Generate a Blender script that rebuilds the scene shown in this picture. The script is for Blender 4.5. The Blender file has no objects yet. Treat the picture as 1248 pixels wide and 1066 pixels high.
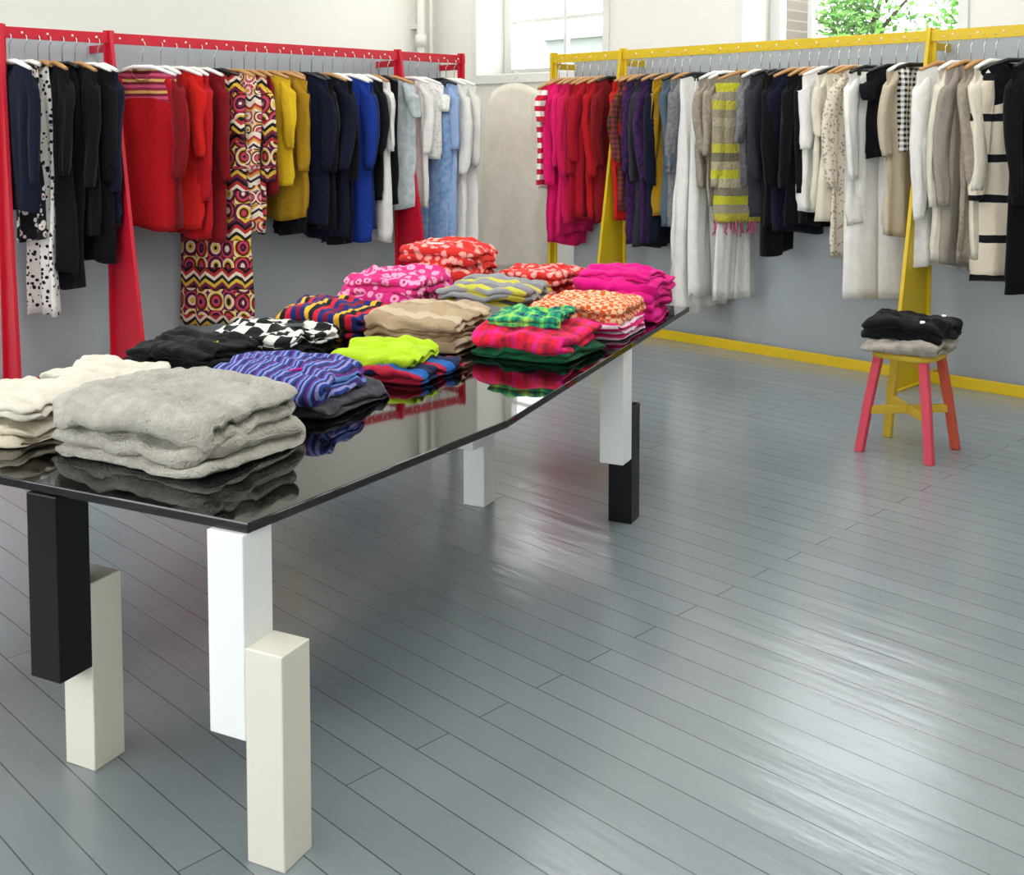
import bpy, bmesh, math, random
from mathutils import Vector, Matrix, noise

scene = bpy.context.scene
scene.view_settings.view_transform = 'Standard'
scene.view_settings.look = 'None'
scene.view_settings.exposure = 0.0

# ------------------------------------------------------------------ colour + materials
def lin(h):
    h = h.lstrip('#')
    o = []
    for i in (0, 2, 4):
        c = int(h[i:i+2], 16) / 255
        o.append(c / 12.92 if c <= .04045 else ((c + .055) / 1.055) ** 2.4)
    return (*o, 1)

MATS = {}
class N:
    def __init__(s, name):
        s.m = bpy.data.materials.new(name); s.m.use_nodes = True
        s.t = s.m.node_tree; s.b = s.t.nodes['Principled BSDF']
    def n(s, typ, **kw):
        nd = s.t.nodes.new(typ)
        for k, v in kw.items(): setattr(nd, k, v)
        return nd
    def l(s, a, b): s.t.links.new(a, b)
    def math(s, op, a, b=None):
        nd = s.n('ShaderNodeMath', operation=op)
        for i, x in enumerate((a, b)):
            if x is None: continue
            if isinstance(x, (int, float)): nd.inputs[i].default_value = x
            else: s.l(x, nd.inputs[i])
        return nd.outputs[0]
    def mix(s, fac, a, b, mode='MIX'):
        nd = s.n('ShaderNodeMix', data_type='RGBA', blend_type=mode)
        for sock, x in ((nd.inputs[0], fac), (nd.inputs[6], a), (nd.inputs[7], b)):
            if isinstance(x, (int, float, tuple)): sock.default_value = x
            else: s.l(x, sock)
        return nd.outputs[2]
    def ramp(s, fac, cols, const=True, pos=None):
        nd = s.n('ShaderNodeValToRGB')
        cr = nd.color_ramp; cr.interpolation = 'CONSTANT' if const else 'LINEAR'
        k = len(cols)
        while len(cr.elements) < k: cr.elements.new(.5)
        for i, c in enumerate(cols):
            cr.elements[i].position = (pos[i] if pos else (i / k if const else i / max(1, k - 1)))
            cr.elements[i].color = c
        s.l(fac, nd.inputs[0]); return nd.outputs[0]

def plain(name, col, rough=.5, spec=.5, coat=0, metal=0, bump=0, bscale=40, var=.92):
    if name in MATS: return MATS[name]
    w = N(name); w.b.inputs['Base Color'].default_value = lin(col)
    w.b.inputs['Roughness'].default_value = rough
    w.b.inputs['Specular IOR Level'].default_value = spec
    w.b.inputs['Coat Weight'].default_value = coat
    w.b.inputs['Metallic'].default_value = metal
    tc = w.n('ShaderNodeTexCoord'); nz = w.n('ShaderNodeTexNoise')
    nz.inputs['Scale'].default_value = bscale; w.l(tc.outputs['Object'], nz.inputs['Vector'])
    dark = tuple(c * var for c in lin(col)[:3]) + (1,)
    w.l(w.mix(nz.outputs[0], lin(col), dark), w.b.inputs['Base Color'])
    if bump:
        bp = w.n('ShaderNodeBump'); bp.inputs['Strength'].default_value = bump; bp.inputs['Distance'].default_value = .003
        w.l(nz.outputs[0], bp.inputs['Height']); w.l(bp.outputs[0], w.b.inputs['Normal'])
    MATS[name] = w.m; return w.m

def fab(name, kind, cols, sc=.1, axis=2, rough=.92, chunky=0):
    """woven / knitted cloth with a procedural pattern in the garment's own coordinates"""
    if name in MATS: return MATS[name]
    w = N(name); C = [lin(c) for c in cols]
    tc = w.n('ShaderNodeTexCoord'); obj = tc.outputs['Object']
    sep = w.n('ShaderNodeSeparateXYZ'); w.l(obj, sep.inputs[0])
    wob = w.n('ShaderNodeTexNoise'); wob.inputs['Scale'].default_value = 9; w.l(obj, wob.inputs['Vector'])
    def stripes(ax, period, cc, pos=None):
        a = w.math('ADD', sep.outputs[ax], w.math('MULTIPLY', wob.outputs[0], .014))
        return w.ramp(w.math('FRACT', w.math('DIVIDE', w.math('ADD', a, 10.0), period)), cc, pos=pos)
    if kind == 'solid':
        nz = w.n('ShaderNodeTexNoise'); nz.inputs['Scale'].default_value = 14; w.l(obj, nz.inputs['Vector'])
        col = w.mix(w.math('MULTIPLY', nz.outputs[0], .45), C[0], tuple(c * .6 for c in C[0][:3]) + (1,))
    elif kind == 'heather':
        nz = w.n('ShaderNodeTexNoise'); nz.inputs['Scale'].default_value = sc * 100; nz.inputs['Detail'].default_value = 6
        w.l(obj, nz.inputs['Vector'])
        col = w.ramp(nz.outputs[0], C, const=False, pos=[.36, .62] if len(C) == 2 else None)
    elif kind == 'mohair':
        nz = w.n('ShaderNodeTexNoise'); nz.inputs['Scale'].default_value = 20; nz.inputs['Detail'].default_value = 8; nz.inputs['Roughness'].default_value = .75
        w.l(obj, nz.inputs['Vector'])
        a = stripes(0, sc, [C[0], C[1]]); b_ = stripes(1, sc, [C[0], C[1]])
        grid = w.mix(.5, a, b_)
        fac = w.ramp(nz.outputs[0], [(0, 0, 0, 1), (1, 1, 1, 1)], const=False, pos=[.38, .62])
        col = w.mix(w.math('MULTIPLY', fac, .7), grid, C[2])
        sp_ = w.n('ShaderNodeTexNoise'); sp_.inputs['Scale'].default_value = 320; w.l(obj, sp_.inputs['Vector'])
        col = w.mix(w.math('MULTIPLY', sp_.outputs[0], .35), col, C[3])
    elif kind == 'stripes':
        col = stripes(axis, sc, C)
    elif kind == 'plaid':
        a = stripes(0, sc, [C[0], C[1], C[0], C[2]] if len(C) > 2 else [C[0], C[1]])
        b = stripes(axis, sc, [C[0], C[1], C[0], C[2]] if len(C) > 2 else [C[0], C[1]])
        col = w.mix(.5, a, b)
    elif kind == 'checker':
        ck = w.n('ShaderNodeTexChecker'); ck.inputs['Scale'].default_value = 1 / sc
        dist = w.mix(.02, obj, wob.outputs['Color'], 'ADD')
        w.l(dist, ck.inputs['Vector']); ck.inputs[1].default_value = C[0]; ck.inputs[2].default_value = C[1]
        col = ck.outputs[0]
    elif kind == 'spots':
        v = w.n('ShaderNodeTexVoronoi'); v.inputs['Scale'].default_value = 1 / sc
        dist = w.mix(.03, obj, wob.outputs['Color'], 'ADD'); w.l(dist, v.inputs['Vector'])
        v.inputs['Randomness'].default_value = .9
        col = w.ramp(v.outputs['Distance'], [C[1], C[0]], pos=[0, .34])
        if len(C) > 2: col = w.ramp(v.outputs['Distance'], [C[2], C[1], C[0]], pos=[0, .16, .42])
    elif kind == 'geo':   # bands of medallions alternating with bands of zigzag
        v = w.n('ShaderNodeTexVoronoi', distance='EUCLIDEAN'); v.inputs['Scale'].default_value = 1 / sc
        flat = w.n('ShaderNodeMapping'); flat.inputs['Scale'].default_value = (1, .25, .8); w.l(obj, flat.inputs[0]); w.l(flat.outputs[0], v.inputs['Vector'])
        v.inputs['Randomness'].default_value = .15
        s2 = w.n('ShaderNodeSeparateColor'); w.l(v.outputs['Color'], s2.inputs[0])
        idx = w.math('FRACT', w.math('ADD', w.math('MULTIPLY', v.outputs['Distance'], 1.8), s2.outputs[0]))
        med = w.ramp(idx, C)
        zx = w.math('ABSOLUTE', w.math('SUBTRACT', w.math('FRACT', w.math('MULTIPLY', w.math('ADD', sep.outputs[0], 10.0), .9 / sc)), .5))
        zz = w.math('ADD', w.math('ADD', sep.outputs[2], 10.0), w.math('MULTIPLY', zx, sc * .9))
        zig = w.ramp(w.math('FRACT', w.math('DIVIDE', zz, sc * 1.5)), [C[2], C[1], C[3], C[0], C[1], C[4]])
        band = w.math('GREATER_THAN', w.math('FRACT', w.math('DIVIDE', w.math('ADD', sep.outputs[2], 10.0), sc * 3.4)), .55)
        col = w.mix(band, med, zig)
    w.l(col, w.b.inputs['Base Color'])
    w.b.inputs['Roughness'].default_value = rough
    w.b.inputs['Specular IOR Level'].default_value = .15
    w.b.inputs['Sheen Weight'].default_value = .06
    fine = w.n('ShaderNodeTexNoise'); fine.inputs['Scale'].default_value = 150; fine.inputs['Detail'].default_value = 3
    w.l(obj, fine.inputs['Vector'])
    med = w.n('ShaderNodeTexNoise'); med.inputs['Scale'].default_value = 28 if not chunky else 60; med.inputs['Detail'].default_value = 2
    w.l(obj, med.inputs['Vector'])
    bp = w.n('ShaderNodeBump'); bp.inputs['Strength'].default_value = .7 if not chunky else 1; bp.inputs['Distance'].default_value = .005 if not chunky else .014
    if kind == 'mohair': bp.inputs['Distance'].default_value = .010; bp.inputs['Strength'].default_value = .9
    w.l(w.math('ADD', fine.outputs[0], w.math('MULTIPLY', med.outputs[0], 1.6)), bp.inputs['Height']); w.l(bp.outputs[0], w.b.inputs['Normal'])
    MATS[name] = w.m; return w.m

# ------------------------------------------------------------------ mesh builder
class MB:
    def __init__(s): s.v = []; s.f = []; s.m = []; s.sm = []; s.mats = []
    def mi(s, mat):
        if mat not in s.mats: s.mats.append(mat)
        return s.mats.index(mat)
    def rings(s, rings, mat, cap0=True, cap1=True, smooth=True):
        i = s.mi(mat); b = len(s.v); n = len(rings[0])
        for r in rings: s.v += [tuple(p) for p in r]
        for k in range(len(rings) - 1):
            for j in range(n):
                a = b + k * n + j; c = b + k * n + (j + 1) % n
                s.f.append((a, c, c + n, a + n)); s.m.append(i); s.sm.append(smooth)
        if cap0: s.f.append(tuple(b + j for j in range(n))[::-1]); s.m.append(i); s.sm.append(False)
        if cap1: s.f.append(tuple(b + (len(rings) - 1) * n + j for j in range(n))); s.m.append(i); s.sm.append(False)
    def tube(s, pts, r, mat, n=8, sy=1.0):
        pts = [Vector(p) for p in pts]; R = []
        for k, p in enumerate(pts):
            d = (pts[min(k + 1, len(pts) - 1)] - pts[max(k - 1, 0)]).normalized()
            up = Vector((0, 1, 0)) if abs(d.y) < .9 else Vector((1, 0, 0))
            a = d.cross(up).normalized(); bb = d.cross(a).normalized()
            rr = r[k] if isinstance(r, (list, tuple)) else r
            R.append([p + a * math.cos(t * 2 * math.pi / n) * rr + bb * math.sin(t * 2 * math.pi / n) * rr * sy for t in range(n)])
        s.rings(R, mat)
    def box(s, lo, hi, mat, M=None):
        i = s.mi(mat); b = len(s.v)
        for z in (lo[2], hi[2]):
            for x, y in ((lo[0], lo[1]), (hi[0], lo[1]), (hi[0], hi[1]), (lo[0], hi[1])):
                p = Vector((x, y, z)); s.v.append(tuple(M @ p if M else p))
        for f in ((3, 2, 1, 0), (4, 5, 6, 7), (0, 1, 5, 4), (1, 2, 6, 5), (2, 3, 7, 6), (3, 0, 4, 7)):
            s.f.append(tuple(b + q for q in f)); s.m.append(i); s.sm.append(False)
    def prism(s, poly, axis, a0, a1, mat):
        def P(q, a):
            l = list(q); l.insert(axis, a); return tuple(l)
        s.rings([[P(q, a0) for q in poly], [P(q, a1) for q in poly]], mat, smooth=False)
    def obj(s, name, loc=(0, 0, 0), rz=0, parent=None, bevel=0, recalc=True):
        me = bpy.data.meshes.new(name); me.from_pydata(s.v, [], s.f)
        for m in s.mats: me.materials.append(m)
        for p, mi, sm in zip(me.polygons, s.m, s.sm): p.material_index = mi; p.use_smooth = sm
        if recalc:
            bm = bmesh.new(); bm.from_mesh(me); bmesh.ops.recalc_face_normals(bm, faces=bm.faces); bm.to_mesh(me); bm.free()
        me.update()
        o = bpy.data.objects.new(name, me); bpy.context.collection.objects.link(o)
        o.location = loc; o.rotation_euler = (0, 0, rz)
        if parent: o.parent = parent
        if bevel:
            bv = o.modifiers.new('bevel', 'BEVEL'); bv.width = bevel; bv.segments = 2; bv.limit_method = 'ANGLE'
        return o
def empty(name, loc=(0, 0, 0), rz=0):
    e = bpy.data.objects.new(name, None); bpy.context.collection.objects.link(e)
    e.location = loc; e.rotation_euler = (0, 0, rz); e.empty_display_size = .1; return e

# ------------------------------------------------------------------ room shell
wallm = plain('wall_paint', '#ebe9e1', .75, .2, bump=.1, bscale=6, var=.97)
trimm = plain('white_gloss_paint', '#e4e4e0', .4, .35, var=.98)
ceilm = plain('ceiling_paint', '#f0f0ec', .8, .2, var=.98)

w = N('painted_floorboards')
tc = w.n('ShaderNodeTexCoord'); sp = w.n('ShaderNodeSeparateXYZ'); w.l(tc.outputs['Object'], sp.inputs[0])
cb = w.n('ShaderNodeCombineXYZ'); w.l(sp.outputs[1], cb.inputs[0]); w.l(sp.outputs[0], cb.inputs[1])
br = w.n('ShaderNodeTexBrick', offset=.37, offset_frequency=2)
w.l(cb.outputs[0], br.inputs['Vector'])
br.inputs['Scale'].default_value = 1; br.inputs['Brick Width'].default_value = 3.4
br.inputs['Row Height'].default_value = .112; br.inputs['Mortar Size'].default_value = .0018
br.inputs['Mortar Smooth'].default_value = .3; br.inputs['Bias'].default_value = 0
br.inputs['Color1'].default_value = lin('#868e93'); br.inputs['Color2'].default_value = lin('#7f878c')
br.inputs['Mortar'].default_value = lin('#434a4e')
nz = w.n('ShaderNodeTexNoise'); nz.inputs['Scale'].default_value = 1.3; nz.inputs['Detail'].default_value = 3
w.l(tc.outputs['Object'], nz.inputs['Vector'])
col = w.mix(w.math('MULTIPLY', nz.outputs[0], .3), br.outputs['Color'], lin('#6b7378'))
vo = w.n('ShaderNodeTexVoronoi'); vo.inputs['Scale'].default_value = 1.7; w.l(tc.outputs['Object'], vo.inputs['Vector'])
scf = w.n('ShaderNodeTexNoise'); scf.inputs['Scale'].default_value = 30; w.l(tc.outputs['Object'], scf.inputs['Vector'])
chip = w.math('LESS_THAN', w.math('ADD', vo.outputs['Distance'], w.math('MULTIPLY', scf.outputs[0], .05)), .045)
col = w.mix(w.math('MULTIPLY', chip, .5), col, lin('#c2c5c3'))
w.l(col, w.b.inputs['Base Color'])
mp = w.n('ShaderNodeMapping'); mp.inputs['Scale'].default_value = (9, 1.6, 1); w.l(tc.outputs['Object'], mp.inputs[0])
n2 = w.n('ShaderNodeTexNoise'); n2.inputs['Scale'].default_value = 1; n2.inputs['Detail'].default_value = 3; w.l(mp.outputs[0], n2.inputs['Vector'])
w.l(w.math('ADD', w.math('MULTIPLY', nz.outputs[0], .16), .13), w.b.inputs['Roughness'])
w.b.inputs['Specular IOR Level'].default_value = .8
n3 = w.n('ShaderNodeTexNoise'); n3.inputs['Scale'].default_value = 38; w.l(tc.outputs['Object'], n3.inputs['Vector'])
h = w.math('ADD', w.math('MULTIPLY', n2.outputs[0], 1.3), w.math('MULTIPLY', n3.outputs[0], .12))
h = w.math('SUBTRACT', h, w.math('MULTIPLY', br.outputs['Fac'], 1.8))
bp = w.n('ShaderNodeBump'); bp.inputs['Strength'].default_value = .7; bp.inputs['Distance'].default_value = .004
w.l(h, bp.inputs['Height']); w.l(bp.outputs[0], w.b.inputs['Normal'])
floorm = w.m

XW, YW, CH = 7.5, 8.6, 4.3
b = MB(); b.box((-3, -3, -.1), (XW + .5, YW + .3, 0), floorm); b.obj('floor')
b = MB(); b.box((-3, -3, CH), (XW + .5, YW + .3, CH + .1), ceilm); b.obj('ceiling')
b = MB(); b.box((-3, YW, 0), (XW + .5, YW + .3, CH), wallm); b.obj('wall_left')
b = MB(); b.box((-3, -3.2, 0), (XW + .5, -3, CH), wallm); b.obj('wall_back')  # unseen solid wall, added to shut out sky light on this side
b = MB(); b.box((-3.3, -3, 0), (-3, YW, .9), wallm); b.box((-3.3, -3, 3.3), (-3, YW, CH), wallm)  # unseen wall, added with openings sized to limit the incoming daylight
for y in (-3, -.8, 2.2, 5.2, 7.8): b.box((-3.3, y, .9), (-3, y + .8, 3.3), wallm)
b.obj('wall_front')
wins = [(6.36, 7.97), (3.22, 4.92), (.1, 1.8), (-2.6, -1.0)]  # third opening is out of view, added to let in more light
ZS, ZT = 2.13, 4.0
b = MB()
b.box((XW, -3, 0), (XW + .5, YW, ZS), wallm); b.box((XW, -3, ZT), (XW + .5, YW, CH), wallm)
edges = [YW] + [q for a, c in wins for q in (c, a)] + [-3]
for i in range(0, len(edges), 2):
    b.box((XW, edges[i + 1], ZS), (XW + .5, edges[i], ZT), wallm)
b.obj('wall_right')
b = MB(); b.box((XW - .03, -3, ZS - .09), (XW, YW, ZS - .02), trimm); b.obj('trim_1', bevel=.006)
b = MB(); b.box((XW - .02, -3, 0), (XW, YW, .15), trimm); b.obj('baseboard_right', bevel=.004)
b = MB(); b.box((-3, YW - .02, 0), (XW - .02, YW, .15), trimm); b.obj('baseboard_left', bevel=.004)
glass = N('window_glass'); g = glass.t
tr = glass.n('ShaderNodeBsdfTransparent'); gl = glass.n('ShaderNodeBsdfGlossy'); gl.inputs['Roughness'].default_value = .02
mx = glass.n('ShaderNodeMixShader'); mx.inputs[0].default_value = .05
glass.l(tr.outputs[0], mx.inputs[1]); glass.l(gl.outputs[0], mx.inputs[2])
glass.l(mx.outputs[0], [n for n in g.nodes if n.type == 'OUTPUT_MATERIAL'][0].inputs[0])
for i, (a, c) in enumerate(wins):
    e = empty('window_%d' % (i + 1), (XW + .4, (a + c) / 2, ZS)); hw = (c - a) / 2; H = ZT - ZS
    b = MB()
    b.box((-.04, -hw, 0), (.05, -hw + .1, H), trimm); b.box((-.04, hw - .1, 0), (.05, hw, H), trimm)
    b.box((-.04, -hw + .1, 0), (.05, hw - .1, .07), trimm); b.box((-.04, -hw + .1, H - .08), (.05, hw - .1, H), trimm)
    ym = .5 if i == 1 else 0
    b.box((-.02, ym - .02, .07), (.03, ym + .02, H - .08), trimm)
    for z in (.52, .97, 1.4):
        b.box((-.018, -hw + .1, z), (.028, hw - .1, z + .035), trimm)
    b.obj('frame', parent=e, bevel=.005)
    b = MB(); b.box((-.43, -hw - .03, -.04), (-.04, hw + .03, .0), trimm); b.obj('sill', parent=e, bevel=.008)
    b = MB()
    b.box((-.425, -hw - .07, 0), (-.398, -hw, H), trimm); b.box((-.425, hw, 0), (-.398, hw + .07, H), trimm)
    b.obj('casing', parent=e, bevel=.006)
    b = MB(); b.box((.004, -hw + .1, .07), (.007, hw - .1, H - .08), glass.m); b.obj('pane', parent=e)

pm = plain('pipe_paint', '#e2e1d9', .45, .4, var=.98)
b = MB(); px_, py_ = 7.22, 8.5
b.tube([(px_, py_, 0), (px_, py_, CH)], .04, pm, 16); b.tube([(px_ + .13, py_, 0), (px_ + .13, py_, CH)], .022, pm, 12)
for z in (.6, 1.7, 2.42, 3.2): b.tube([(px_, py_, z), (px_, py_, z + .12)], .056, pm, 16)
b.box((px_ - .05, py_, 2.6), (px_ + .05, YW, 2.64), pm)
b.obj('heating_pipe')

# ------------------------------------------------------------------ outside
brickm = N('brick'); bt = brickm.n('ShaderNodeTexBrick'); bt.inputs['Scale'].default_value = 2.2
tcb = brickm.n('ShaderNodeTexCoord'); sb = brickm.n('ShaderNodeSeparateXYZ'); brickm.l(tcb.outputs['Object'], sb.inputs[0])
cbb = brickm.n('ShaderNodeCombineXYZ'); brickm.l(sb.outputs[1], cbb.inputs[0]); brickm.l(sb.outputs[2], cbb.inputs[1]); brickm.l(cbb.outputs[0], bt.inputs['Vector'])
bt.inputs['Color1'].default_value = lin('#4d4038'); bt.inputs['Color2'].default_value = lin('#5a4c42'); bt.inputs['Mortar'].default_value = lin('#6b655f')
brickm.l(bt.outputs['Color'], brickm.b.inputs['Base Color']); brickm = brickm.m
stone = plain('pale_stone', '#85898b', .8)
dk = plain('dark_glazing', '#60686f', .3)
b = MB(); b.box((11, 6.75, 0), (11.6, 7.25, 3.4), brickm)
for z in (1.2, 2.5): b.box((10.96, 6.9, z), (11, 7.1, z + .7), dk)
b.obj('brick_building')
b = MB(); b.box((24, 19.0, 0), (30, 22.6, 4.2), stone)
for y in (19.3, 20.2, 21.1, 22.0):
    for z in (1.5, 2.8): b.box((23.95, y, z), (24, y + .4, z + .8), dk)
b.box((23.8, 18.8, 4.2), (30, 22.8, 4.4), stone); b.obj('stone_building')
leafm = fab('leaves', 'heather', ['#346a24', '#6a9e40'], .05)
bark = plain('bark', '#3a2e22', .9, bump=.5)
random.seed(4); b = MB(); tx, ty = 13.6, 6.95
b.tube([(tx, ty, 0), (tx + .1, ty, 1.2), (tx, ty + .1, 2.2), (tx + .1, ty, 3.2)], [.12, .10, .06, .03], bark)
for k in range(9):
    a = k * 2.4; z = 1.4 + k * .2; b.tube([(tx, ty, z), (tx + math.cos(a) * .8, ty + math.sin(a) * .8, z + .5)], [.04, .012], bark, 6)
li = b.mi(leafm)
for k in range(4400):
    c = random.choice([(0, 0, 2.9, .7), (.3, .4, 2.6, .5), (0, -1.2, 2.7, .7), (0, -.1, 2.2, .8), (-.2, -1.7, 3.0, .5), (0, .4, 3.2, .5)])
    d = Vector((random.gauss(0, 1), random.gauss(0, 1), random.gauss(0, 1))).normalized() * c[3] * random.random() ** .5
    p = Vector((tx + c[0], ty + c[1], c[2])) + d
    u = Vector((random.gauss(0, 1), random.gauss(0, 1), random.gauss(0, 1))).normalized(); v = u.orthogonal().normalized()
    i0 = len(b.v); s = random.uniform(.025, .055)
    for q in (p - u * s * 1.5, p + v * s * .7, p + u * s * 1.5, p - v * s * .7): b.v.append(tuple(q))
    b.f.append((i0, i0 + 1, i0 + 2, i0 + 3)); b.m.append(li); b.sm.append(False)
b.obj('tree', recalc=False)
grass = plain('grass', '#7d9460', .9, bump=.5)
b = MB(); b.box((8.6, -12, -.3), (40, 30, 0), grass); b.obj('ground_outside')

# ------------------------------------------------------------------ racks
redm = plain('red_powder_coat', '#bd122b', .4, .4, bscale=8)
yelm = plain('yellow_powder_coat', '#d2b21a', .4, .4, bscale=8)
greym = plain('grey_partition_board', '#adb4b9', .6, .3, bscale=3)
rivm = plain('white_bolt_heads', '#f0ead8', .4)
def rack(name, org, rz, L, posts, col, seed=0):
    """local x runs along the rail, local +y points to the room, rail plane at y=0"""
    e = empty(name, org, rz)
    b = MB(); b.box((0, -.006, 2.15), (L, .006, 2.22), col); b.box((0, -.045, 2.208), (L, -.006, 2.22), col)
    b.obj('top_rail', parent=e, bevel=.002)
    b = MB(); b.box((0, -.012, 0), (L, .012, .07), col); b.box((0, -.05, 0), (L, -.012, .012), col)
    b.obj('bottom_rail', parent=e, bevel=.002)
    for i, (x, fw) in enumerate(posts):
        b = MB(); b.box((x - .035, -.022, 0), (x + .035, -.008, 2.235), col)
        b.prism([(-.008, 0), (fw, 0), (fw, .03), (.02, 2.235), (-.008, 2.235)], 0, x - .012, x + .012, col)
        b.box((x - .035, .0, 0), (x + .035, fw, .012), col)
        b.box((x - .01, -.3, .0), (x + .01, -.0, .05), col); b.box((x - .01, -.3, 2.10), (x + .01, 0, 2.15), col)
        b.obj('post_%d' % (i + 1), parent=e, bevel=.002)
    b = MB(); b.box((0.02, -.31, 0), (L - .02, -.28, 2.19), greym); b.obj('partition_panel', parent=e)
    b = MB(); x = .08
    while x < L - .05:
        b.tube([(x, .004, 2.188), (x, .011, 2.188)], [.0085, .005], rivm, 8); x += .155
    b.obj('rivets', parent=e)
    return e
rack('red_clothes_rack', (6.34, 6.9, 0), math.pi, 3.84, [(.03, .05), (.71, .42), (3.09, .42), (3.77, .16)], redm)
rack('yellow_clothes_rack', (6.8, .55, 0), math.pi / 2, 5.8, [(.06, .3), (2.55, .42), (5.03, .36), (5.77, .05)], yelm)

# ------------------------------------------------------------------ hanging garments
wood = plain('hanger_wood', '#b98a55', .45); whiteh = plain('hanger_white_padding', '#f1efe9', .7)
blackh = plain('hanger_black', '#161616', .4); chrome = plain('hook_steel', '#c9c9c9', .25, metal=.8)
F = {
 'navy': fab('navy_wool', 'solid', ['#101428']), 'black': fab('black_wool', 'solid', ['#0d0d11']),
 'char': fab('charcoal_knit', 'solid', ['#2e2e35']), 'red': fab('red_wool', 'solid', ['#ad121c']),
 'dred': fab('dark_red_wool', 'solid', ['#7a1019']), 'orred': fab('bright_red_wool', 'solid', ['#c41d18']),
 'yoke': fab('maroon_yoke_knit', 'stripes', ['#6e2233', '#c9a05e', '#8a2a45', '#b94e6c'], .075),
 'geo': fab('geometric_print', 'geo', ['#a82c2a', '#1b181f', '#d0ac3a', '#dccdb8', '#6e2340', '#1b181f', '#b8456a'], .10),
 'geo2': fab('ikat_print', 'geo', ['#a82f38', '#dccfbc', '#2b2030', '#cf9038', '#dccfbc', '#b05a76'], .075),
 'yel': fab('yellow_knit', 'solid', ['#d9b222']), 'must': fab('mustard_knit', 'solid', ['#a17c1a']),
 'royal': fab('royal_blue_knit', 'solid', ['#18348a']), 'blue2': fab('cobalt_knit', 'solid', ['#192c5e']),
 'white': fab('white_cotton', 'solid', ['#e6e4e0']), 'cream': fab('cream_cotton', 'solid', ['#dcd5c3']),
 'lace': fab('white_lace', 'spots', ['#e9e8e4', '#d0d0ce'], .03), 'pale': fab('pale_grey_denim', 'heather', ['#a3acb0', '#bcc3c4'], .2),
 'denim': fab('light_denim', 'heather', ['#6f8fbd', '#8aa5cc'], .25), 'sky': fab('sky_cotton', 'solid', ['#96aed4']),
 'polka': fab('polka_dot', 'spots', ['#e0dcd8', '#1d1d22'], .035), 'floralb': fab('dark_floral', 'spots', ['#1b1a20', '#d8d2cc', '#b82a35'], .05),
 'rstripe': fab('red_white_stripe', 'stripes', ['#c9213a', '#efe9e6'], .085), 'pink': fab('hot_pink_knit', 'solid', ['#e0196a']),
 'pink2': fab('fuchsia_knit', 'solid', ['#c71850']), 'crim': fab('crimson_knit', 'solid', ['#a31025']),
 'plaidd': fab('dark_plaid', 'plaid', ['#7a3a22', '#1f2a1c', '#4a1d3e'], .08), 'purp': fab('purple_knit', 'heather', ['#281732', '#3e2152'], .3),
 'gblue': fab('grey_blue_knit', 'solid', ['#515f6a']), 'grey': fab('grey_knit', 'heather', ['#646467', '#7e7e80'], .4),
 'greige': fab('greige_knit', 'heather', ['#8a8073', '#9f9484'], .4), 'taupe': fab('taupe_linen', 'solid', ['#999085']),
 'beige': fab('beige_linen', 'solid', ['#c0b49e']), 'bfloral': fab('beige_floral', 'spots', ['#d5cbb9', '#a09280'], .025),
 'chunk': fab('chunky_stripe_knit', 'stripes', ['#c9bf4a', '#a79f86', '#cfcb38', '#8c8672', '#c2b99c', '#d4cf3a', '#b9ae90', '#7e7a63', '#c6c048', '#a79a80', '#a39a84', '#b3a98e', '#9c937d'], .80, chunky=1),
 'bwpat': fab('black_white_zigzag', 'plaid', ['#17171b', '#e6e4e0'], .035),
 'jack': fab('cream_black_stripe', 'stripes', ['#d8ccb8', '#d8ccb8', '#d8ccb8', '#18181c', '#d8ccb8'], .24),
 'fringe': fab('pink_fringe', 'solid', ['#c95a80']),
}
ZN = -.145
def sh(x, slope=.36): return ZN - slope * max(0, abs(x) - .07)
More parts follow.
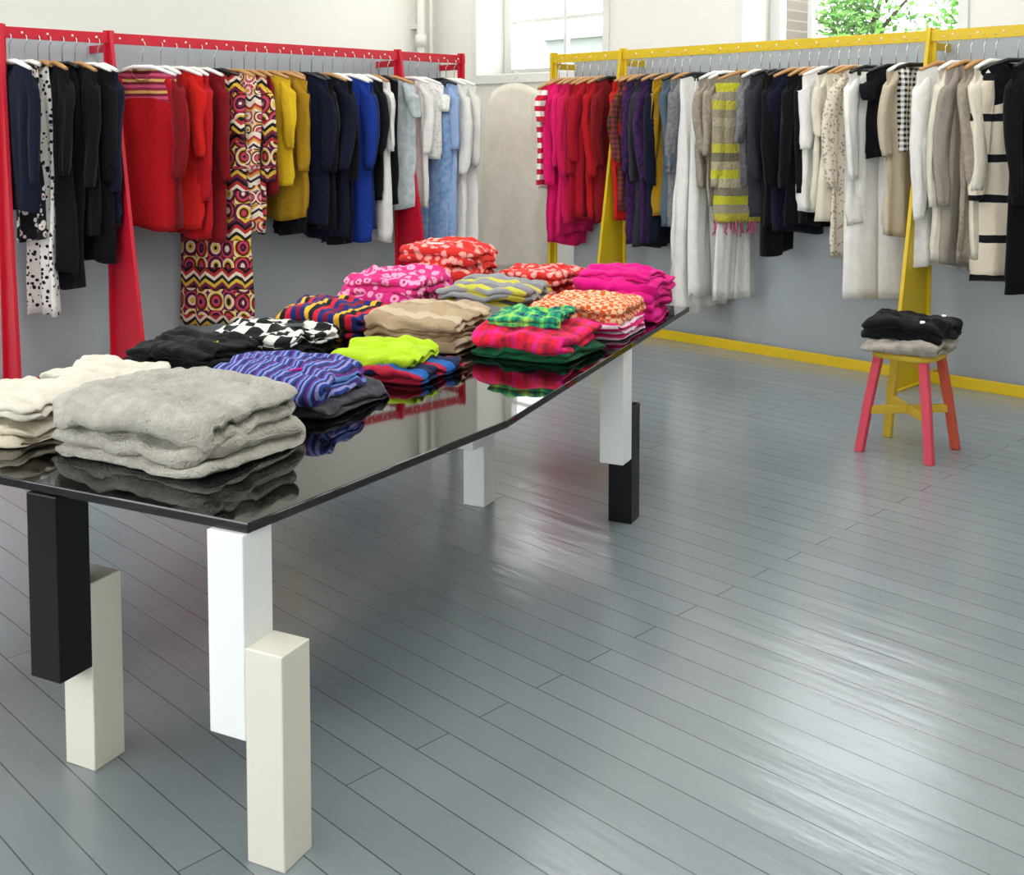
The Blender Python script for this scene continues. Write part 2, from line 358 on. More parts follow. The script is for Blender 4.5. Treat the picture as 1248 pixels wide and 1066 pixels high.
def garment(name, loc, rz, zb, w, mat, sleeve=None, flare=0., kind='top', hanger=0, seed=0, mat2=None, parent=None):
    rnd = random.Random(seed); b = MB(); L = 2.15 - zb
    hm = (wood, whiteh, blackh)[hanger]
    b.tube([(0, 0, ZN), (0, 0, -.035), (.014, 0, -.02), (.022, 0, .0), (.016, 0, .022), (0, 0, .03), (-.016, 0, .02)], .0034, chrome, 6)
    ph = rnd.uniform(0, 6.28); ph2 = rnd.uniform(0, 6.28); th0 = rnd.uniform(.022, .034); kf = rnd.choice((2, 3, 3, 4))
    tilt = rnd.uniform(-.05, .05)
    hw0 = w / 2; NA = 44
    if kind == 'trousers':
        b.tube([(-hw0, 0, ZN - .02), (hw0, 0, ZN - .02)], .008, blackh, 6); b.tube([(0, 0, ZN - .02), (0, 0, ZN + .02)], .01, blackh, 6)
        for sx in (-.75, .75): b.box((sx * hw0 - .012, -.02, ZN - .055), (sx * hw0 + .012, .02, ZN - .01), blackh)
        top = ZN - .035
        R = []
        for k in range(7):
            q = k / 6; z = top - .28 * q; hw = hw0 * (.86 + .14 * q)
            R.append([(hw * math.copysign(abs(math.cos(a)) ** .8, math.cos(a)), (.018 + .03 * q) * math.sin(a) + .008 * noise.noise((math.cos(a) * 5, z * 3, seed)), z) for a in [j * 2 * math.pi / NA for j in range(NA)]])
        b.rings(R, mat)
        for sx in (-1, 1):
            R = []
            for k in range(19):
                q = k / 18; z = top - .24 + (-(L + top) + .24) * q
                hw = hw0 * (.52 + flare * q); cx = sx * hw0 * (.5 + .06 * q)
                R.append([(cx + hw * math.cos(a) * (1 + .05 * math.sin(3 * a + ph)), (.042 - .008 * q) * math.sin(a) + .012 * math.sin(q * 5 + ph + sx) + .018 * noise.noise((hw * math.cos(a) * 26, z * 1.6, seed + sx * 3)), z) for a in [j * 2 * math.pi / 30 for j in range(30)]])
            b.rings(R, mat)
        return b.obj(name, loc, rz, parent)
    pts = [(x, 0, sh(x) + .006) for x in (-hw0 * .93, -.12, -.06, 0, .06, .12, hw0 * .93)]
    b.tube(pts, [.010, .014, .015, .014, .015, .014, .010], hm, 8, sy=1.3)
    K = 26; R = []
    strap = kind == 'tank'
    for k in range(K + 1):
        q = k / K; qq = q ** 1.15; ring = []
        waist = -.1 * math.sin(math.pi * min(1, q * 1.6)) if kind in ('dress', 'tank') else -.05 * math.sin(math.pi * q)
        hw = hw0 * (1 + waist) + flare * q
        if kind == 'top' and q > .93: hw *= .94
        if strap and q < .12: hw *= .72 + .28 * (q / .12)
        th = (.010 + (th0 - .010) * min(1, q * 7)) * (1 + .5 * q * (1 + flare * 3))
        for j in range(NA):
            a = j * 2 * math.pi / NA; c, s = math.cos(a), math.sin(a)
            x = hw * math.copysign(abs(c) ** .85, c); y = th * math.copysign(abs(s) ** .8, s)
            zt = sh(x)
            if abs(x) < .085 and k < 3:
                sc = (1 - (x / .085) ** 2); y = y * (1 - sc) + math.copysign(.028, s) * sc if abs(s) > .05 else y
                zt -= (.085 if s < 0 else .02) * sc * (1 - k / 3)
            z = zt * (1 - qq) + (-L) * qq
            z += (tilt * x * 1.6 + .018 * math.sin(x * 14 + ph)) * q * q
            amp = .003 + .012 * q
            y += amp * math.sin(kf * x / hw0 * 2.2 + ph) + .028 * min(1, q * 4) * noise.noise((x * 22, z * 1.5, seed * 3.1 + math.copysign(2, s))) + .014 * q * math.sin(z * 4 + ph2)
            x += .014 * noise.noise((z * 5, math.copysign(1, c), seed * 1.7 + 5))
            ring.append((x, y, z))
        R.append(ring)
    if mat2:
        b.rings(R[:7], mat2, cap0=False, cap1=False); b.rings(R[6:], mat, cap0=False, cap1=True)
    else:
        b.rings(R, mat, cap0=False, cap1=True)
    if mat is F['chunk']:
        for k in range(46):
            x = rnd.uniform(-hw0, hw0); y = rnd.uniform(-.04, .04); l_ = rnd.uniform(.05, .11)
            b.tube([(x, y, -L + .02), (x + rnd.uniform(-.01, .01), y, -L - l_ * .5), (x + rnd.uniform(-.02, .02), y, -L - l_)], .005, rnd.choice([F['fringe'], F['fringe'], F['chunk']]), 5)
    if kind == 'top':
        cr = []
        for j in range(17):
            a = j / 16 * 2 * math.pi; x = .078 * math.cos(a); s = math.sin(a)
            cr.append((x, .03 * s, ZN - (.08 if s < 0 else .018) * (abs(s))))
        b.tube(cr, .007, mat2 or mat, 6)
    if sleeve:
        for sx in (-1, 1):
            R = []; zs = sh(hw0); n = 20; lng = sleeve * rnd.uniform(.84, 1.04); fw = rnd.uniform(-.08, .01); ins = rnd.uniform(-.035, .0)
            bend = rnd.uniform(-.03, .03)
            for k in range(n + 1):
                q = k / n
                cx = sx * (hw0 - .045 + (.06 + ins) * math.sin(min(1, q * 1.6) * math.pi / 2)) + bend * math.sin(q * 3.1); cz = zs - .03 - (lng - .03) * q
                rx = (.072 - .026 * q) * (1 if k else .5); ry = (.036 - .010 * q) * (1 if k else .5)
                if q > .92: rx *= .86; ry *= .9
                cy = fw * q + .010 * math.sin(q * 5 + ph)
                ring = []
                for j in range(20):
                    a = j * 2 * math.pi / 20
                    x = cx + rx * math.copysign(abs(math.cos(a)) ** .9, math.cos(a)); y = cy + ry * math.sin(a); z = cz + (.055 * -sx * math.cos(a) if k < 5 else 0) * (1 - k / 5)
                    y += .020 * noise.noise((math.cos(a) * 2.2, z * 3.2 + a * .2, seed * 1.3 + sx)) * min(1, q * 5)
                    x += .010 * noise.noise((z * 7, 2.0, seed + sx))
                    ring.append((x, y, z))
                R.append(ring)
            b.rings(R, mat)
    return b.obj(name, loc, rz, parent)

RED = [
 ('navy_coat', 2.62, 1.12, .44, 'navy', .72, 0, 'top', 12, 1), ('floral_scarf', 2.71, .92, .24, 'floralb', None, 0, 'tank', 20, 1),
 ('polka_dot_dress', 2.79, .45, .22, 'polka', None, .02, 'tank', 15, 0), ('black_sweater', 2.86, .74, .40, 'black', .75, 0, 'top', 8, 0),
 ('black_dress', 2.94, .62, .30, 'black', None, .0, 'tank', 14, 2), ('black_sweater', 3.02, .94, .42, 'black', .78, 0, 'top', 14, 0),
 ('black_cardigan', 3.10, .76, .40, 'black', .8, 0, 'top', 22, 1), ('navy_sweater', 3.17, 1.02, .40, 'navy', .8, 0, 'top', 12, 1),
 ('red_yoke_sweater', 3.47, .95, .48, 'red', .66, 0, 'top', 44, 1, 'yoke'), ('dark_red_sweater', 3.60, .96, .40, 'dred', .72, 0, 'top', 12, 1),
 ('red_sweater', 3.70, .95, .44, 'orred', .55, 0, 'top', 28, 1), ('red_cardigan', 3.80, .88, .42, 'red', .82, 0, 'top', 10, 1),
 ('dark_red_cardigan', 3.89, .84, .42, 'dred', .82, 0, 'top', 18, 1), ('geometric_print_dress', 4.00, .24, .38, 'geo', .4, .10, 'dress', 32, 2),
 ('ikat_print_dress', 4.13, .86, .40, 'geo2', .65, .03, 'top', 26, 0), ('geometric_print_blouse', 4.23, .90, .42, 'geo', .8, 0, 'top', 16, 0),
 ('dark_red_top', 4.32, 1.16, .38, 'dred', None, 0, 'tank', 10, 0), ('yellow_sweater', 4.40, 1.20, .44, 'yel', .55, 0, 'top', 22, 0),
 ('mustard_cardigan', 4.51, .96, .46, 'must', .72, 0, 'top', 30, 0), ('black_dress', 4.61, .84, .34, 'black', .7, 0, 'top', 8, 0),
 ('navy_sweater', 4.70, .90, .46, 'navy', .68, 0, 'top', 28, 2), ('black_sweater', 4.80, .86, .42, 'black', .75, 0, 'top', 10, 2),
 ('navy_sweater', 4.90, .80, .44, 'navy', .72, 0, 'top', 22, 0), ('black_sweater', 4.99, .75, .42, 'black', .75, 0, 'top', 8, 1),
 ('royal_blue_sweater', 5.09, .75, .46, 'royal', .75, 0, 'top', 26, 1), ('cobalt_sweater', 5.18, .84, .42, 'blue2', .75, 0, 'top', 10, 1),
 ('black_top', 5.27, 1.07, .40, 'black', .6, 0, 'top', 14, 1), ('white_shirt', 5.35, .74, .40, 'white', .6, 0, 'top', 8, 0),
 ('black_top', 5.43, 1.04, .38, 'black', None, 0, 'dress', 14, 2), ('pale_denim_dress', 5.52, .98, .46, 'pale', .3, .02, 'top', 32, 0),
 ('white_shirt', 5.73, .98, .40, 'white', .55, 0, 'top', 16, 1), ('white_lace_top', 5.82, 1.36, .42, 'lace', .22, 0, 'top', 38, 1),
 ('light_denim_trousers', 5.94, .60, .38, 'denim', None, .05, 'trousers', 30, 2), ('sky_blue_shirt', 6.03, .66, .42, 'sky', .6, 0, 'top', 12, 2),
 ('white_blouse', 6.13, .68, .42, 'white', .7, 0, 'top', 14, 1), ('white_dress', 6.22, .60, .42, 'white', .7, .02, 'top', 18, 1),
]
YEL = [
 ('red_white_striped_shirt', 6.25, 1.12, .62, 'rstripe', .28, 0, 'top', -8, 0), ('hot_pink_cardigan', 6.16, .66, .42, 'pink', .86, 0, 'top', 14, 0),
 ('hot_pink_sweater', 6.07, .76, .42, 'pink', .78, 0, 'top', 6, 0), ('fuchsia_sweater', 5.99, .84, .42, 'pink2', .75, 0, 'top', 12, 0),
 ('crimson_sweater', 5.91, .90, .44, 'crim', .72, 0, 'top', 8, 0), ('crimson_cardigan', 5.82, .88, .46, 'crim', .70, 0, 'top', 18, 0),
 ('red_sweater', 5.74, .91, .42, 'red', .74, 0, 'top', 8, 0), ('dark_red_sweater', 5.67, .87, .38, 'dred', .72, 0, 'top', 6, 2),
 ('red_sweater', 5.49, .90, .38, 'orred', .68, 0, 'top', 6, 0), ('dark_plaid_shirt', 5.42, .98, .40, 'plaidd', .7, 0, 'top', 12, 0),
 ('purple_sweater', 5.35, .72, .38, 'purp', .75, 0, 'top', 10, 0), ('charcoal_sweater', 5.28, .70, .38, 'char', .8, 0, 'top', 6, 2),
 ('purple_sweater', 5.21, .76, .38, 'purp', .75, 0, 'top', 12, 0), ('navy_sweater', 5.14, .74, .40, 'navy', .78, 0, 'top', 6, 2),
 ('mustard_sweater', 5.07, .98, .40, 'must', .65, 0, 'top', 18, 0), ('grey_blue_sweater', 5.00, .90, .42, 'gblue', .7, 0, 'top', 10, 2),
 ('grey_sweater', 4.93, .88, .40, 'grey', .72, 0, 'top', 8, 0), ('white_dress', 4.84, .27, .34, 'white', None, .08, 'dress', 22, 2),
 ('white_trousers', 4.75, .38, .34, 'white', None, .1, 'trousers', 10, 2), ('greige_sweater', 4.66, 1.2, .42, 'greige', .5, 0, 'top', 14, 1),
 ('greige_cardigan', 4.59, 1.08, .42, 'greige', .6, 0, 'top', 10, 1), ('white_trousers', 4.52, .38, .34, 'white', None, .08, 'trousers', 14, 2),
 ('chunky_striped_sweater', 4.42, .94, .48, 'chunk', .75, .02, 'top', 38, 0), ('grey_sweater', 4.32, 1.2, .40, 'grey', .5, 0, 'top', 10, 1),
 ('charcoal_cardigan', 4.25, .98, .40, 'char', .7, 0, 'top', 8, 2), ('black_dress', 4.17, .74, .30, 'black', None, 0, 'dress', 12, 2),
 ('black_sweater', 4.10, .94, .42, 'black', .8, 0, 'top', 14, 2), ('navy_cardigan', 4.02, .90, .44, 'navy', .78, 0, 'top', 22, 0),
 ('black_coat', 3.94, .95, .44, 'black', .8, 0, 'top', 10, 0), ('black_sweater', 3.87, .98, .42, 'black', .75, 0, 'top', 8, 0),
 ('white_blouse', 3.79, 1.06, .44, 'white', .5, .02, 'top', 24, 1), ('cream_blouse', 3.72, 1.06, .42, 'cream', .45, .04, 'top', 12, 2),
 ('cream_dress', 3.65, .98, .40, 'cream', None, .06, 'dress', 16, 0), ('beige_floral_blouse', 3.58, .76, .40, 'bfloral', .85, .02, 'top', 24, 0),
 ('white_shirt', 3.50, 1.0, .42, 'white', .65, .0, 'top', 10, 2), ('white_trousers', 3.42, .50, .42, 'white', None, .06, 'trousers', 38, 2),
 ('navy_wrap_top', 3.32, 1.42, .40, 'black', .2, 0, 'top', 38, 2), ('beige_shirt', 3.25, .94, .40, 'beige', .6, 0, 'top', 10, 1),
 ('zigzag_print_top', 3.18, 1.45, .36, 'bwpat', None, 0, 'tank', 34, 2),
 ('cream_shirt', 3.00, .74, .42, 'white', .9, .02, 'top', 24, 0), ('white_shirt', 2.92, .78, .42, 'cream', .8, 0, 'top', 10, 1),
 ('taupe_cardigan', 2.84, .78, .42, 'taupe', .8, 0, 'top', 20, 0), ('greige_cardigan', 2.76, .82, .42, 'greige', .75, 0, 'top', 10, 0),
 ('cream_cardigan', 2.69, .84, .42, 'cream', .75, 0, 'top', 12, 1), ('cream_black_striped_jacket', 2.56, .70, .50, 'jack', .9, .02, 'top', 46, 2, 'black'),
 ('black_coat', 2.44, .66, .44, 'black', .8, 0, 'top', 20, 2), ('beige_coat', 2.35, .62, .44, 'beige', .8, 0, 'top', 10, 0),
 ('black_sweater', 2.26, .8, .44, 'black', .8, 0, 'top', 10, 2), ('cream_cardigan', 2.17, .7, .42, 'cream', .8, 0, 'top', 10, 2),
]
sd = 0
for rackname, lst in (('R', RED), ('Y', YEL)):
    par = empty('hanging_clothes')
    for g_ in lst:
        sd += 1
        nm, pos, zb, wd, mt, sl, fl, kd, yaw, hg = g_[:10]; m2 = F[g_[10]] if len(g_) > 10 else None
        if rackname == 'R': loc = (pos, 6.9, 2.15); rz = math.radians(-90 + yaw)
        else: loc = (6.8, pos, 2.15); rz = math.radians(-yaw)
        garment(nm, loc, rz, zb, wd, F[mt], sl, fl, kd, hg, sd, m2, par)

creamc = fab('cream_canvas', 'solid', ['#f3eee0'])
b = MB(); b.tube([(-.02, 0, .02), (.02, 0, .05), (.02, 0, .09), (-.01, 0, .11), (-.03, 0, .09)], .004, chrome, 6)
R = []
for k in range(26):
    q = k / 25; ring = []
    for j in range(48):
        a = j * 2 * math.pi / 48; hw = .20 + .08 * min(1, q * 9) ** .6 + .03 * q
        x = hw * math.copysign(abs(math.cos(a)) ** .7, math.cos(a))
        y = (.03 + .03 * min(1, q * 5)) * math.sin(a) + .012 * q * math.sin(x * 18) + .045 * noise.noise((x * 9, q * 2.4, 3)) * min(1, q * 4)
        z = -.16 * (abs(x) / .3) ** 2 * (1 - q) - 1.68 * q
        ring.append((x, y, z))
    R.append(ring)
b.rings(R, creamc); b.obj('cream_garment_cover', (7.14, 7.10, 2.02), math.radians(-45))

# ------------------------------------------------------------------ display table
TA = (1.261, 2.069); TANG = math.radians(19.19)
def TW(a, c, z=0):
    return (TA[0] + a * math.cos(TANG) - c * math.sin(TANG), TA[1] + a * math.sin(TANG) + c * math.cos(TANG), z)
tab = empty('display_table', TW(0, 0), TANG)
blackg = plain('black_gloss_glass', '#040405', .03, .45)
wpost = plain('white_lacquer', '#e4e6e5', .22, .5, bscale=3, var=.98); cpost = plain('cream_lacquer', '#d8d4c6', .25, .5, bscale=3, var=.98); bpost = plain('black_lacquer', '#07080d', .3, .2)
b = MB(); poly = [(0, 0), (1.01, -.13), (3.27, 0), (3.27, 1.35), (1.01, 1.48), (0, 1.35)]
b.prism(poly, 2, .727, .750, blackg); b.obj('table_top', parent=tab, bevel=.003)
S = .05
def post(n, cx, cy, z0, z1, m):
    b = MB(); b.box((cx - S, cy - S, z0), (cx + S, cy + S, z1), m); b.obj(n, parent=tab, bevel=.003)
legs = [((.035, .052), wpost, (0, -.1), cpost), ((.04, .615), bpost, (.1, 0), cpost), ((2.27, 0.0), wpost, (.1, 0), bpost),
        ((2.19, .63), wpost, (.1, 0), wpost), ((.1, 1.24), wpost, (.1, 0), bpost), ((2.82, 1.15), wpost, (.1, 0), cpost)]
for i, ((x, y), mu, (dx, dy), ml) in enumerate(legs):
    post('leg_%d_upper' % (i + 1), x, y, .27, .727, mu); post('leg_%d_lower' % (i + 1), x + dx, y + dy, 0, .48, ml)

# ------------------------------------------------------------------ folded knitwear
def fold(b, mat, n, t, W, D, z0, dx=0, dy=0, rot=0, flip=1, seed=0, rough=.019, top=False):
    cl = []; pitch = t * 1.03; z = z0 + t / 2; s = -1
    nl = 26
    for i in range(n):
        for k in range(nl):
            q = k / (nl - 1); cl.append((s * (-(W / 2 - t / 2) + (W - t) * q) * -1, z))
        if i < n - 1:
            xe = cl[-1][0]; sg = 1 if xe > 0 else -1
            for k in range(1, 6):
                a = -math.pi / 2 + math.pi * k / 6
                cl.append((xe + sg * math.cos(a) * pitch / 2, z + pitch / 2 + math.sin(a) * pitch / 2))
        z += pitch; s = -s
    m = len(cl); nr = []
    for k in range(m):
        d = Vector(cl[min(k + 1, m - 1)]) - Vector(cl[max(0, k - 1)]); d.normalize(); nr.append((-d.y, d.x, d.x, d.y))
    st = [-.5, -.49, -.47, -.44] + [-.39 + .78 * i / 26 for i in range(27)] + [.44, .47, .49, .5]
    fs = [.12, .5, .8, .97] + [1] * 27 + [.97, .8, .5, .12]
    M = Matrix.Rotation(rot, 4, 'Z'); R = []
    rnd = random.Random(seed * 7 + int(z0 * 1000)); sk = rnd.uniform(-.05, .05); tp = rnd.uniform(-.05, .05)
    for q, f_ in zip(st, fs):
        y = q * D; xs = (1 - abs(q * 2) ** 5 * .13) * (1 + .03 * noise.noise((y * 7, seed, z0 * 9))) * (1 + tp * q); h_ = t * .49 * f_
        loop = []
        def P(c, off): return (c[0] + off[0], c[1] + off[1])
        for k in range(m): loop.append(P(cl[k], (nr[k][0] * h_, nr[k][1] * h_)))
        tx_, tz_ = nr[-1][2], nr[-1][3]; loop.append((cl[-1][0] + tx_ * h_ * .8, cl[-1][1] + tz_ * h_ * .8))
        for k in range(m - 1, -1, -1): loop.append(P(cl[k], (-nr[k][0] * h_, -nr[k][1] * h_)))
        tx_, tz_ = nr[0][2], nr[0][3]; loop.append((cl[0][0] - tx_ * h_ * .8, cl[0][1] - tz_ * h_ * .8))
        ring = []
        for (x, zz) in loop:
            X = x * xs * flip; g = min(1, zz / .03)
            dz = rough * g * (noise.noise((X * 5, y * 5, seed + zz * 4)) + .6 * noise.noise((X * 13, y * 13, seed + 9)) + .35 * noise.noise((X * 30, y * 30, seed + 2))) * 1.3
            dz -= .5 * t * abs(q * 2) ** 3 * g * .9
            dz -= .4 * t * (abs(X) / (W / 2)) ** 3 * g * .8
            if top:
                dz += .006 * g
                for cx_, sl_ in ((-.17 * W, .25), (.2 * W, -.2)):
                    d_ = X - cx_ - sl_ * y + .025 * noise.noise((y * 6, seed, 1)); dz -= .010 * math.exp(-(d_ / .010) ** 2) * g
                    dz += .009 * math.exp(-((d_ - .03) / .024) ** 2) * g
                d_ = y + .28 * D + .1 * X; dz -= .008 * math.exp(-(d_ / .010) ** 2) * g * (1 if abs(X) < .3 * W else .2)
            X2 = X + .032 * noise.noise((y * 7, zz * 22, seed + 2)) * g + sk * y; y2 = y + .032 * noise.noise((X * 7, zz * 22, seed + 4)) * g
            p = M @ Vector((X2, y2, 0)); ring.append((p.x + dx, p.y + dy, max(.001, zz + dz)))
        R.append(ring)
    b.rings(R, mat)
    return z0 + (n - 1) * pitch + t
def stack(name, a, c, rz, items, base=.7505, loc=None, jit=1.0, extra=None):
    b = MB(); z = 0.0; sd = sum(ord(q) for q in name)
    for i, it in enumerate(items):
        mat, n, t, W, D = it[:5]
        rr = random.Random(sd + i)
        dx, dy, rot = it[5] if len(it) > 5 else (rr.uniform(-.018, .018) * jit, rr.uniform(-.018, .018) * jit, rr.uniform(-.14, .14) * jit)
        z = fold(b, mat, n, t, W, D, z, dx, dy, rot, 1 if (i + sd) % 2 else -1, sd + i, top=(i == len(items) - 1)) - .005
    if extra: extra(b, z)
    L_ = loc or TW(a, c, base)
    return b.obj(name, L_, (TANG if not loc else 0) + math.radians(rz)), z
K = {
 'gh': fab('pale_grey_mohair', 'mohair', ['#a6a299', '#b9b5ab', '#8a867c', '#d2cec4'], .19), 'crm': fab('cream_wool', 'solid', ['#d2c8b2']), 'wht': fab('offwhite_knit', 'solid', ['#dbd5c6']),
 'blk': fab('black_merino', 'solid', ['#0c0c0e']), 'mult': fab('blue_purple_stripe', 'stripes', ['#27408f', '#8c8fc4', '#3a2d6e', '#5c86c9', '#6a2f86', '#23284f'], .045, 1),
 'dgr': fab('dark_grey_knit', 'heather', ['#353339', '#49474d'], .3), 'chk': fab('black_white_check', 'checker', ['#18181a', '#d6d4ce'], .06),
 'ms': fab('multi_stripe', 'stripes', ['#1c2a6b', '#c21f35', '#191a22', '#d9a92c', '#1c2a6b', '#7c1632'], .14, 1),
 'neon': fab('neon_knit', 'solid', ['#b5d728']), 'nav': fab('navy_red_stripe', 'stripes', ['#121a40', '#121a40', '#a81d38', '#1d5aa2'], .16, 0),
 'pfl': fab('pink_floral', 'spots', ['#d12d79', '#e89cbe', '#b8183a'], .045), 'rfl': fab('red_floral', 'spots', ['#cd312b', '#e69a93', '#dfc7aa'], .042),
 'bei': fab('beige_knit', 'stripes', ['#b09a7c', '#b09a7c', '#a38c6e', '#c0af93'], .22, 0), 'camel': fab('camel_knit', 'solid', ['#9f8665']),
 'gy': fab('grey_yellow_stripe', 'stripes', ['#909093', '#909093', '#c4bd46', '#7a7a7f'], .16, 0), 'gpl': fab('green_plaid', 'plaid', ['#1f9a6b', '#20305f', '#9fdc57'], .06, 1),
 'rpl': fab('red_pink_check', 'plaid', ['#dc1f39', '#e02688', '#8a1d33'], .09, 1), 'grn': fab('green_knit', 'solid', ['#105233']),
 'og': fab('orange_gingham', 'checker', ['#d65724', '#e4b894'], .02), 'pst': fab('pink_white_stripe', 'stripes', ['#d4226f', '#e8c8d6'], .03, 2),
 'hp': fab('magenta_wool', 'solid', ['#d81280']), 'hr': fab('coral_red_wool', 'solid', ['#d62a36']), 'mar': fab('maroon_knit', 'solid', ['#5c2326']),
 'pk': fab('pink_yarn', 'solid', ['#e0208c']),
}
tagm = plain('swing_tag', '#f4f2ec', .5); tagd = plain('dark_green_label', '#16302c', .5)
def tag(x, y, rot=0, m=tagm, s=(.022, .04)):
    def f(b, z):
        M = Matrix.Translation((x, y, z + .012)) @ Matrix.Rotation(rot, 4, 'Z')
        b.box((-s[0], -s[1], 0), (s[0], s[1], .0025), m, M)
    return f
def squiggle(x, y, m, r=.05, dz=.004):
    def f(b, z):
        b.tube([(x + r * math.sin(t * .9) * (1 - t / 40), y + r * .8 * math.cos(t * .63 + 1), z + dz + .003 * math.sin(t)) for t in range(0, 22)], .004, m, 6)
    return f
stack('grey_mohair_sweaters', .40, .55, -4, [(K['gh'], 2, .042, .44, .56), (K['gh'], 2, .042, .41, .54, (-.01, .0, .08))])
stack('cream_knit_stack', .36, 1.12, 0, [(K['crm'], 3, .021, .40, .43), (K['wht'], 2, .018, .39, .41)], jit=.3)
stack('white_black_sweater', .785, 1.22, 4, [(K['blk'], 2, .020, .33, .37), (K['wht'], 2, .016, .28, .32)], jit=.3)
stack('black_sweater_pile', 1.19, 1.21, 0, [(K['blk'], 2, .026, .32, .40), (K['blk'], 2, .022, .32, .40)], jit=.5, extra=squiggle(-.02, -.08, K['neon'], .035, .006))
stack('blue_striped_cardigan_pile', .93, .56, 2, [(K['dgr'], 2, .026, .38, .42), (K['mult'], 2, .036, .35, .42, (-.02, .03, .08))], extra=squiggle(-.06, -.02, K['pk'], .07, .010))
stack('black_white_check_sweater', 1.55, 1.13, 0, [(K['blk'], 2, .024, .33, .40), (K['chk'], 2, .022, .32, .40)], extra=tag(.02, -.02, .5, tagd, (.035, .08)), jit=.5)
stack('multicolour_striped_sweater', 1.96, 1.14, 2, [(K['ms'], 2, .030, .36, .39), (K['ms'], 2, .032, .35, .39)], jit=.3)
stack('navy_striped_sweater_pile', 1.42, .52, -3, [(K['nav'], 2, .026, .36, .42), (K['neon'], 2, .018, .24, .32, (.0, .03, .1))])
stack('pink_floral_knit_pile', 2.38, 1.10, 2, [(K['pfl'], 2, .036, .38, .40), (K['pfl'], 2, .036, .38, .40), (K['pfl'], 2, .036, .36, .40)], jit=.5)
stack('red_floral_knit_pile', 2.86, 1.10, 0, [(K['pfl'], 2, .036, .36, .38), (K['pfl'], 2, .036, .36, .40), (K['rfl'], 2, .040, .36, .40), (K['rfl'], 2, .040, .35, .40)], extra=tag(-.08, .02, .3), jit=.5)
stack('beige_knit_pile', 1.96, .67, 0, [(K['bei'], 2, .028, .42, .41), (K['camel'], 2, .022, .42, .41), (K['bei'], 2, .022, .41, .41)], jit=.4)
stack('grey_yellow_striped_pile', 2.46, .64, 4, [(K['camel'], 2, .032, .38, .40), (K['gy'], 2, .034, .38, .40), (K['gy'], 2, .028, .38, .40)], jit=.6)
stack('check_sweater_pile', 1.97, .20, 0, [(K['grn'], 2, .024, .38, .40), (K['rpl'], 2, .036, .36, .38), (K['gpl'], 2, .018, .25, .28, (0, .04, .12))], jit=.6)
stack('orange_gingham_pile', 2.44, .175, 0, [(K['pst'], 2, .024, .36, .38), (K['pst'], 2, .020, .36, .38), (K['og'], 2, .034, .37, .41, (-.01, .02, .05))], jit=.6)
stack('magenta_sweater_pile', 2.93, .22, 0, [(K['hp'], 2, .036, .38, .40), (K['hp'], 2, .034, .38, .40), (K['hp'], 2, .026, .36, .4), (K['hp'], 2, .016, .28, .34)])
stack('coral_floral_pile', 2.98, .66, 0, [(K['grn'], 2, .032, .34, .34), (K['rfl'], 2, .034, .34, .34), (K['rfl'], 2, .030, .34, .34)])
stack('maroon_knit_pile', 1.64, 1.405, 0, [(K['mar'], 2, .02, .24, .06)], jit=.1)

# ------------------------------------------------------------------ stool with folded knits
pinkp = plain('pink_paint', '#d94d60', .6, .3, bump=.3, bscale=30, var=.75); redp = plain('coral_paint', '#cf5a42', .6, .3, bump=.3, bscale=30, var=.7)
yelp = plain('yellow_paint', '#d4b238', .6, .3, bump=.3, bscale=30, var=.8)
st = empty('painted_stool', (5.27, 2.47, 0), math.radians(4))
b = MB()
R = []
for z, r in ((.475, .15), (.48, .158), (.50, .160), (.508, .152)):
    R.append([(r * math.copysign(abs(math.cos(a)) ** .55, math.cos(a)), r * math.copysign(abs(math.sin(a)) ** .55, math.sin(a)), z) for a in [j * 2 * math.pi / 32 for j in range(32)]])
b.rings(R, yelp); b.obj('seat', parent=st)
def leg(nm, sx, sy, m):
    b = MB(); R = []
    for z, rr in ((0, .175), (.25, .145), (.478, .112)):
        h2 = .021; R.append([(sx * rr + x, sy * rr + y, z) for x, y in ((-h2, -h2), (h2, -h2), (h2, h2), (-h2, h2))])
    b.rings(R, m, smooth=False); b.obj(nm, parent=st, bevel=.005)
leg('leg_1', -1, 1, pinkp); leg('leg_2', -1, -1, pinkp); leg('leg_3', 1, -1, redp); leg('leg_4', 1, 1, yelp)
b = MB()
for z, q in ((.19, .15), ):
    for s in (-1, 1):
        M = Matrix.Rotation(math.radians(45 * s), 4, 'Z')
        b.box((-q * 1.41, -.012, z), (q * 1.41, .012, z + .04), yelp, M)
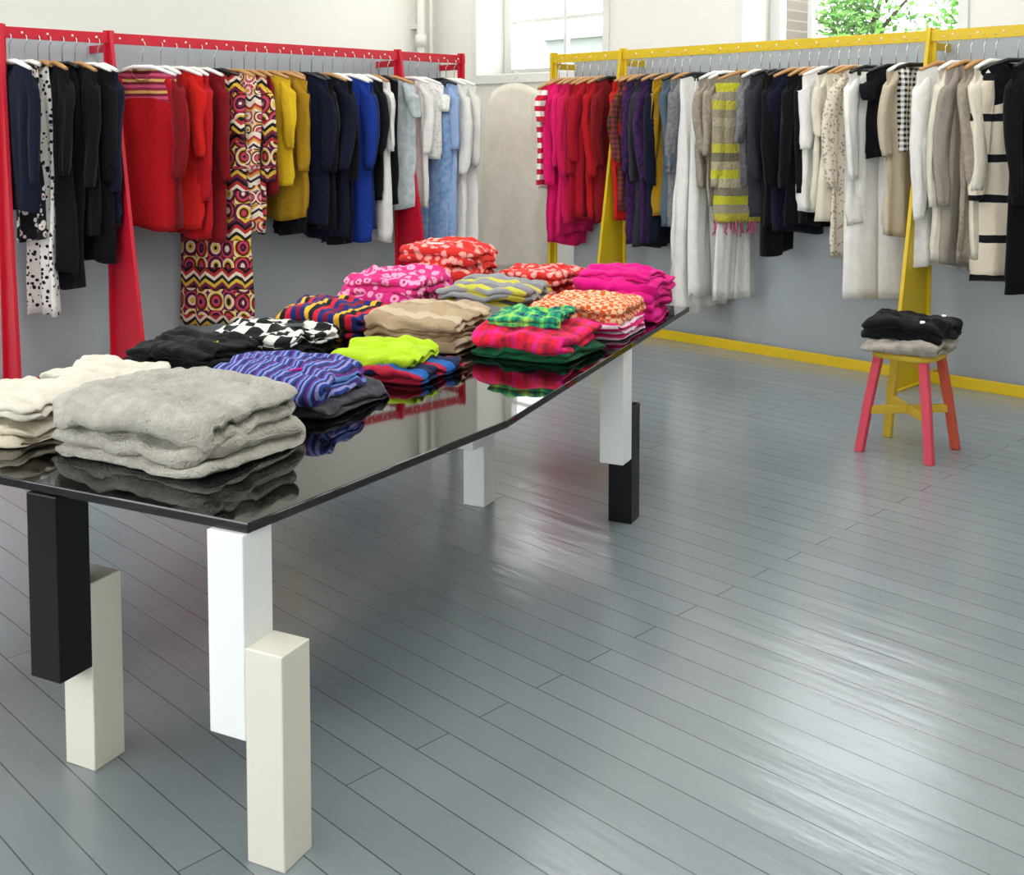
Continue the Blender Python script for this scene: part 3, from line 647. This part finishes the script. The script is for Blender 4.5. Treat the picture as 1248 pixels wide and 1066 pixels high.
b.obj('stretchers', parent=st, bevel=.003)
def labels(b, z):
    for x, y in ((-.12, -.10), (.02, -.13), (.13, -.12)):
        b.tube([(x, y, z - .014), (x, y, z + .008)], [.013, .011], tagm, 10)
stk, zt = stack('folded_knits_on_stool', 0, 0, 0, [(fab('greige_fold', 'heather', ['#8f887f', '#aaa398'], .2), 2, .040, .35, .37), (K['blk'], 2, .044, .34, .39)], loc=(5.27, 2.47, .509), extra=labels)
stk.rotation_euler = (0, 0, math.radians(6))

# ------------------------------------------------------------------ light
wd = bpy.data.worlds.new('overcast_sky'); scene.world = wd; wd.use_nodes = True
bg = wd.node_tree.nodes['Background']; bg.inputs[0].default_value = (.95, .98, 1, 1); bg.inputs[1].default_value = 6.6
fillm = plain('fill_panel_housing', '#f2f2f0', .5)
def ceiling_fill(x, y, sx, sy, e):  # unseen fill light with an invented housing, added to brighten clothes and walls
    l = bpy.data.lights.new('fill_light_panel_area', 'AREA'); l.shape = 'RECTANGLE'; l.size = sx; l.size_y = sy; l.energy = e; l.color = (1, .99, .975)
    m = MB(); m.box((-sx / 2 - .03, -sy / 2 - .03, 0), (sx / 2 + .03, sy / 2 + .03, .06), fillm)
    h_ = m.obj('fill_light_panel', (x, y, CH - .06))
    o = bpy.data.objects.new('fill_area', l); o.location = (0, 0, -.004); o.parent = h_; bpy.context.collection.objects.link(o)
for x, y in ((1.8, 5.2), (5.0, 5.2), (5.0, 2.2), (1.8, 1.5)):
    ceiling_fill(x, y, 2.0, 2.0, 58)
ceiling_fill(6.75, 7.75, .7, .7, 16)  # extra unseen fill, added to lift the dim corner and garment cover

# ------------------------------------------------------------------ camera
cam = bpy.data.cameras.new('camera'); co = bpy.data.objects.new('camera', cam); bpy.context.collection.objects.link(co)
f = 1354; p = math.radians(3.5); y0 = 158 + f * math.tan(p)
cam.lens = 36 * f / 1248; cam.shift_y = -(533 - y0) / 1248
co.location = (0, 0, 1.6); co.rotation_euler = (math.pi / 2 - p, 0, -math.pi / 4)
scene.camera = co
